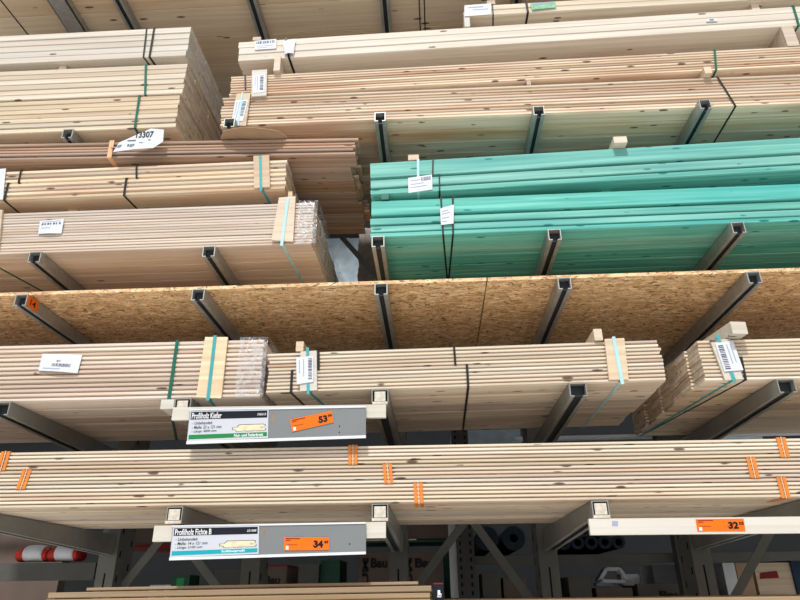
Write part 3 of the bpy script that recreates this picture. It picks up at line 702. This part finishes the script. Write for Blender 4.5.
# ------------------------------------------------------------------ next aisle behind
def bx(name, label, cat, x0, x1, y0, y1, Y, d, mat, group=None, floor=None, bev=0):
    a = U(x0, y1, Y); b_ = U(x1, y0, Y); 
    mb = MB(); mb.box(0, b_.x-a.x, 0, d, 0, b_.z-a.z, bev)
    o = mb.build(name, M[mat]); o.location = (a.x, Y, a.z)
    if cat: tag(o, label, cat, group)
    return o
# back pallet rack
def bpost(px, label, Y=4.33, w=.11):
    a = U(px, 560, Y)
    o = empty('pallet_rack_upright', (a.x, Y, 0), label, 'rack upright', 'pallet rack uprights')
    mb = MB(); mb.box(-w/2, w/2, 0, .08, 0, 4.6); mb.build('column', M['dark_steel'], o)
    mb = MB()
    for k in range(92):
        z = .1+k*.048
        for sx in (-.032, .032): mb.box(sx-.006, sx+.006, -.001, .001, z, z+.022)
    mb.build('slot_holes', M['hole'], o)['kind'] = 'stuff'
    return o
bpost(466, 'dark perforated rack upright in the centre behind the banded packs')
bpost(690, 'dark perforated rack upright behind the right price lath', w=.14)
bpost(112, 'dark perforated rack upright at lower left behind the grey post', w=.12)
YB2 = 4.42
def beam(label, x0, x1, y0, y1, Y=YB2, d=.06): return bx('rack_beam', label, 'beam', x0, x1, y0, y1, Y, d, 'beam_grey', 'pallet rack beams')
beam('grey rack beam under the dark foam rolls, right of centre', 470, 860, 550.5, 565)
beam('grey rack beam under the red and white bags, lower left', -60, 96, 562.5, 582, 4.2)
# rolls resting on the beam
zb_ = U(500, 550.5, YB2).z
for k, (px, r) in enumerate(((487, .075), (514, .075))):
    p = U(px, 540, YB2+.02); mb = MB(); mb.cyl((0, 0), r, 0, .9, 24, r*.35); o = mb.build('insulation_roll', M['roll']); o.location = (p.x, YB2+.02, zb_+r); tag(o, '%s of the two large dark rolls on the rear beam' % ('left' if k == 0 else 'right'), 'roll', 'large dark rolls')
nm = ['first', 'second', 'third', 'fourth', 'fifth']
rr_ = .042
for k in range(5):
    p = U(564+k*13.6, 540, YB2+.02); mb = MB(); mb.cyl((0, 0), rr_, 0, .9, 18, rr_*.55); o = mb.build('foam_tube', M['roll']); o.location = (p.x, YB2+.02, zb_+rr_); tag(o, 'dark foam tube in the bottom row on the rear beam, %s from left' % nm[k], 'tube', 'foam tubes')
for k in range(3):
    p = U(571+k*13.6, 540, YB2+.02); mb = MB(); mb.cyl((0, 0), rr_, 0, .9, 18, rr_*.55); o = mb.build('foam_tube', M['roll']); o.location = (p.x, YB2+.02, zb_+rr_*2.75); tag(o, 'dark foam tube in the upper row on the rear beam, %s from left' % nm[k], 'tube', 'foam tubes')
# deck board under rolls so nothing hangs in the air
o = bx('shelf_board', 'dark shelf board behind the grey beam', 'shelf', 470, 860, 552, 556, YB2+.06, .95, 'dark_steel', None)
# lower rear shelf with cartons
YC = 4.7; zs = U(400, 603, YC).z-.02
mb = MB(); mb.box(-2.4, 2.6, 0, .9, 0, .03); o = mb.build('shelf_board', M['dark_steel']); o.location = (0, YC-.05, zs-.03); tag(o, 'dark lower shelf board carrying the cartons at the bottom of the photo', 'shelf')
def carton(label, x0, x1, y0, mat, Y=YC, d=.4, name='carton', txt=None, cat='carton', tp=None, tm='ink', top=None):
    a = U(x0, y0, Y); b_ = U(x1, y0, Y); mb = MB(); mb.box(0, b_.x-a.x, 0, d, 0, a.z-zs, .003)
    o = mb.build(name, M[mat]); o.location = (a.x, Y, zs); tag(o, label, cat, 'cartons on the rear shelf')
    W = b_.x-a.x; H = a.z-zs
    if txt:
        s = Sheet.__new__(Sheet); s.o = o; s.t = 0; s.bend = 0; s.off = 0
        s.P = lambda u, v, dd=0: Vector((W*u, -.001+dd*0-.0005, H*(1-v)))
        for (tx, u0, v0, u1, v1, rot) in txt: s.text('lettering', tx, u0, v0, u1, v1, tm, bold=.05, rot=rot)
    if top:
        mb = MB(); mb.box(0, W, -.002, d, H, H+.012); mb.build('lid', M[top], o)
    return o
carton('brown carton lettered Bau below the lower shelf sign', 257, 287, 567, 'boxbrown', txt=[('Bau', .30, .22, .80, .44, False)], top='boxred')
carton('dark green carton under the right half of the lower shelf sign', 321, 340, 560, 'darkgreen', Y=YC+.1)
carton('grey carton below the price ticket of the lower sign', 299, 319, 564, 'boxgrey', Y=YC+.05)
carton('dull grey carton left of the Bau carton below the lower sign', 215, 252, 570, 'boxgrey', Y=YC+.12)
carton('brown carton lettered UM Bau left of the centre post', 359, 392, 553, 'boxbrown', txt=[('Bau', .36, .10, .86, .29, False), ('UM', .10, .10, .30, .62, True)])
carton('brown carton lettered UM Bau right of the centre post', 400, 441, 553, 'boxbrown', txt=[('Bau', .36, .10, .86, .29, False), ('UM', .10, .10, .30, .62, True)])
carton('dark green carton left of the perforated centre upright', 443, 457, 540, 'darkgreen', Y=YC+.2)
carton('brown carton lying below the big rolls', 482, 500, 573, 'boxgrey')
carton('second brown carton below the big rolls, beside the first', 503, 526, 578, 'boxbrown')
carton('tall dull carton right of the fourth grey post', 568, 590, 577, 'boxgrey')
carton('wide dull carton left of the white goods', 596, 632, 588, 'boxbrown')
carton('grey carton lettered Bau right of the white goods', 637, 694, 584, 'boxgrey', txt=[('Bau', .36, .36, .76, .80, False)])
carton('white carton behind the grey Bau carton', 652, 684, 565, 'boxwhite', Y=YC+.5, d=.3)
carton('white striped pack left of the wooden crate', 722, 734, 563, 'boxwhite')
carton('brown carton between striped pack and wooden crate', 735, 750, 563, 'cardboard')
cr = carton('open wooden crate with red label at lower right', 753, 789, 563, 'block', d=.05, name='wooden_crate', cat='crate')
s = Sheet('red_label', UC([(760, 573), (777, 571), (779, 578), (760, 579)], YC-.003), 'boxred', cr, nu=1)
carton('dark metal locker at the lower right corner', 790, 830, 560, 'bluebox', Y=YC-.02)
# white goods on the dull carton: a white plastic bracket
a = U(598, 588, YC+.05); o = empty('plastic_bracket', (a.x, YC+.05, U(598, 588, YC).z+.013), 'white plastic bracket lying on the dull carton below the foam tubes', 'bracket')
mb = MB(); pts = [U(600, 583, YC+.05)-a, U(607, 571, YC+.05)-a, U(620, 571, YC+.05)-a, U(630, 584, YC+.05)-a, U(600, 583, YC+.05)-a]
for k in range(4): mb.bar(pts[k]+Vector((0, .05, .0)), pts[k+1]+Vector((0, .05, 0)), .022, .1)
mb.build('frame', M['boxwhite'], o)
mb = MB(); mb.box(.0, .11, .02, .12, 0, .02); mb.build('foot', M['boxwhite'], o)
mb = MB(); mb.box(.17, .29, .02, .14, 0, .07, .01); mb.build('housing', M['boxwhite'], o)
# red and white bags on the left beam
zbeam = U(0, 562.5, 4.2).z
M['redbag'] = plain('red printed bag', (.42, .03, .02), .5, 0, .1)
for k, (xa, xb, lb) in enumerate(((14, 44, 'left'), (46, 75, 'right'))):
    a = U(xa, 560, 4.2); b_ = U(xb, 560, 4.2); W = b_.x-a.x
    o = empty('folded_bag', (a.x, 4.2, zbeam), '%s of two red and white rolled bags on the rear beam, lower left' % lb, 'bag', 'red and white bags')
    def tube(x0, x1, mat, nme):
        mb = MB(); n = 14; m_ = 6
        for j in range(m_+1):
            x = x0+(x1-x0)*j/m_; t = x/W; r = .052*(1-.25*abs(t*2-1)**3)
            for i in range(n):
                aa = 2*math.pi*i/n; mb.v.append((x, .07+.07*math.cos(aa), .002+r+r*math.sin(aa)))
        for j in range(m_):
            for i in range(n): mb.f.append((j*n+i, j*n+(i+1) % n, (j+1)*n+(i+1) % n, (j+1)*n+i))
        mb.f.append(tuple(range(n))); mb.f.append(tuple(range(m_*n, m_*n+n)))
        me = mb.mesh(nme); 
        for p in me.polygons: p.use_smooth = True
        link(nme, me, M[mat], o)
    tube(0, W*.22, 'redbag', 'red_end'); tube(W*.22, W*.86, 'boxwhite', 'white_middle'); tube(W*.86, W, 'redbag', 'red_end')
o = bx('shelf_board', 'dark shelf board behind the red and white bags', 'shelf', -60, 80, 562.5, 568, 4.26, .6, 'dark_steel')
o = bx('carton', 'brown grey carton high on the rear shelf, right of the centre post', 'carton', 400, 446, 519, 539.5, YC, .4, 'boxbrown')
o = bx('shelf_board', 'rear shelf with a pale yellow edge strip, right of the centre post', 'shelf', 330, 447, 539.5, 543, YC-.01, .5, 'darkgreen'); 
mb = MB(); mb.box(0, .6, -.002, 0, .010, .018); mb.build('edge_strip', M['profile'], o)
o = bx('label_strip', 'white and purple vertical label strip beside the perforated centre upright', 'label strip', 451, 457, 522, 598, 4.40, .01, 'boxwhite')
# packets upper left rear
zsh = U(140, 545, YC).z
mb = MB(); mb.box(0, 1.1, 0, .6, 0, .02); o = mb.build('shelf_board', M['boxred']); o.location = (U(117, 545, YC).x, YC, zsh-.02); tag(o, 'dark red shelf edge behind the lower left brace', 'shelf')
a = U(121, 545, YC); mb = MB(); mb.box(0, U(132, 545, YC).x-a.x, 0, .2, 0, .13, .004); o = mb.build('packet', M['boxwhite']); o.location = (a.x, YC+.005, zsh); tag(o, 'red and white packet on the dark red shelf, lower left', 'packet')
mb = MB(); mb.box(.01, .06, -.001, 0, .0, .08); mb.build('red_print', M['boxred'], o)
a = U(134, 545, YC); mb = MB(); mb.box(0, .28, 0, .3, 0, .16, .004); o = mb.build('carton', M['boxbrown']); o.location = (a.x, YC+.01, zsh); tag(o, 'dark brown carton beside the red and white packet', 'carton')
# green and white bags behind lower sign
for k, (xa, xb, yt, lb, mt) in enumerate(((150, 171, 585, 'leftmost green and white pack left of the lower sign base', 'boxwhite'), (172, 190, 575, 'green topped pack below the left end of the lower sign', 'darkgreen'), (183, 202, 586, 'white pack below the left half of the lower sign', 'boxwhite'))):
    o = carton(lb, xa, xb, yt, mt, Y=YC-.04+(k==2)*.25, d=.2, name='pack', cat='pack'); 
    mb = MB(); W = U(xb, yt, YC).x-U(xa, yt, YC).x; mb.box(W*.3, W*.7, -.001, 0, 0, (U(xa, yt, YC).z-zs)*.9); mb.build('green_stripe', plain('leaf green print', (.03, .28, .08), .5), o)
# dark cabinet block at lower left rear
o = bx('storage_cabinet', 'dark blue storage unit below the beam at the far lower left', 'cabinet', -40, 72, 585, 830, 4.6, .5, 'bluebox'); o.location.z -= (o.location.z + min(v.co.z for v in o.data.vertices))
o = bx('steel_cabinet', 'tall dark panel behind the red and white bags', 'cabinet', -60, 80, 470, 790, 5.2, .1, 'boxbrown'); o.location.z = 0.0
# wrapped goods in the gap beside the green timber, standing on a rear shelf
YD = 4.3; zg = U(350, 300, YD).z
mb = MB(); mb.box(-1.1, .6, 0, 1.1, 0, .03); o = mb.build('shelf_board', M['dark_steel']); o.location = (0, YD-.03, zg-.03); tag(o, 'rear shelf board carrying the film wrapped goods', 'shelf')
def wavybox(name, label, cat, x0, x1, z1, Y, d, mat, nx=18, nz=14, amp=.012, rings=0):
    mb = MB(); rr = random.Random(5); g = []
    per = [(x0+(x1-x0)*i/nx, 0) for i in range(nx+1)]+[(x1, d*i/6) for i in range(1, 7)]+[(x0+(x1-x0)*(nx-i)/nx, d) for i in range(1, nx+1)]+[(x0, d*(6-i)/6) for i in range(1, 6)]
    n = len(per); cx = (x0+x1)/2
    for k in range(nz+1):
        z = z1*k/nz; sq = 1-(.10*abs(math.sin(k*math.pi*rings/nz))**4 if rings else 0)
        for (x, y) in per: mb.v.append((cx+(x-cx)*sq+rr.uniform(-amp, amp), y+rr.uniform(-amp, amp), z))
    for k in range(nz):
        for i in range(n): mb.f.append((k*n+i, k*n+(i+1) % n, (k+1)*n+(i+1) % n, (k+1)*n+i))
    mb.f.append(tuple(range(n))); mb.f.append(tuple(nz*n+i for i in range(n)))
    me = mb.mesh(name)
    for p in me.polygons: p.use_smooth = True
    o = link(name, me, M[mat]); o.location = (0, Y, zg); tag(o, label, cat); return o
xg0 = U(318, 270, YD).x; xg1 = U(357, 270, YD).x; xg2 = U(377, 270, YD).x
wavybox('wrapped_pallet', 'pale blue film wrapped load in the gap between the bundles', 'wrapped load', xg0-.25, xg1+.02, .80, YD+.45, .5, 'bluefilm', amp=.008)
wavybox('sack_stack', 'grey brown wrapped column of goods left of the green timber', 'sacks', xg1+.005, xg2+.05, .62, YD, .4, 'sackgrey', rings=3, amp=.005, nz=24)
# grey ducts and beams seen between the two lowest rows
bx('rack_beam', 'pale grey rear beam seen above the banded packs, right of centre', 'beam', 515, 860, 429, 440, 4.45, .06, 'edge', 'pallet rack beams')
o = beam('rear beam seen above the banded packs at left', -60, 500, 426, 436, 4.6)
bx('shelf_board', 'rear shelf board carrying the pale packs above the banded boards', 'shelf', 430, 800, 446.2, 452, 5.15, .7, 'dark_steel')
bx('wrapped_board_pack', 'pale blue grey pack seen in the slot above the banded packs, centre', 'pack', 452, 520, 429, 447, 5.16, .5, 'bluefilm')
bx('wrapped_board_pack', 'pale pack with orange mark seen in the slot above the banded packs, right', 'pack', 690, 760, 428, 446.4, 5.16, .5, 'bluefilm')

# ------------------------------------------------------------------ hall
def plane(name, x0, x1, y0, y1, z0, z1, mat):
    mb = MB(); mb.box(x0, x1, y0, y1, z0, z1); return struct(mb.build(name, M[mat]))
plane('floor', -9, 9, -7, 9, -.1, 0, 'floor')
plane('wall_back', -9, 9, 8.9, 9, 0, 7, 'wall')
plane('wall_left', -9.1, -9, -7, 9, 0, 7, 'wall')
plane('wall_right', 9, 9.1, -7, 9, 0, 7, 'wall')
plane('ceiling', -9, 9, 2.6, 9, 7, 7.1, 'ceil')

# ------------------------------------------------------------------ light
w = bpy.data.worlds.new('sky'); bpy.context.scene.world = w; w.use_nodes = True
bg = w.node_tree.nodes['Background']; bg.inputs[0].default_value = (.92, .96, 1.0, 1); bg.inputs[1].default_value = .88
sl = bpy.data.lights.new('sun', 'SUN'); sl.energy = 3.3; sl.angle = math.radians(3.5); sl.color = (1, .975, .95)
so = bpy.data.objects.new('sun', sl); C.objects.link(so)
d = Vector((.08, .60, -.78)); so.rotation_euler = d.to_track_quat('-Z', 'Y').to_euler(); so.location = (0, -3, 8)
sc_ = bpy.context.scene
sc_.view_settings.view_transform = 'Standard'; sc_.view_settings.look = 'None'; sc_.view_settings.gamma = 1; sc_.view_settings.use_curve_mapping = False
sc_.view_settings.exposure = 0.0

al = bpy.data.lights.new('rear_aisle_lamp', 'AREA'); al.shape = 'RECTANGLE'; al.size = 10; al.size_y = .4; al.energy = 80; al.color = (.93, .96, 1)
ao = bpy.data.objects.new('rear_aisle_lamp', al); C.objects.link(ao); ao.location = (0, 7.2, 6.6)
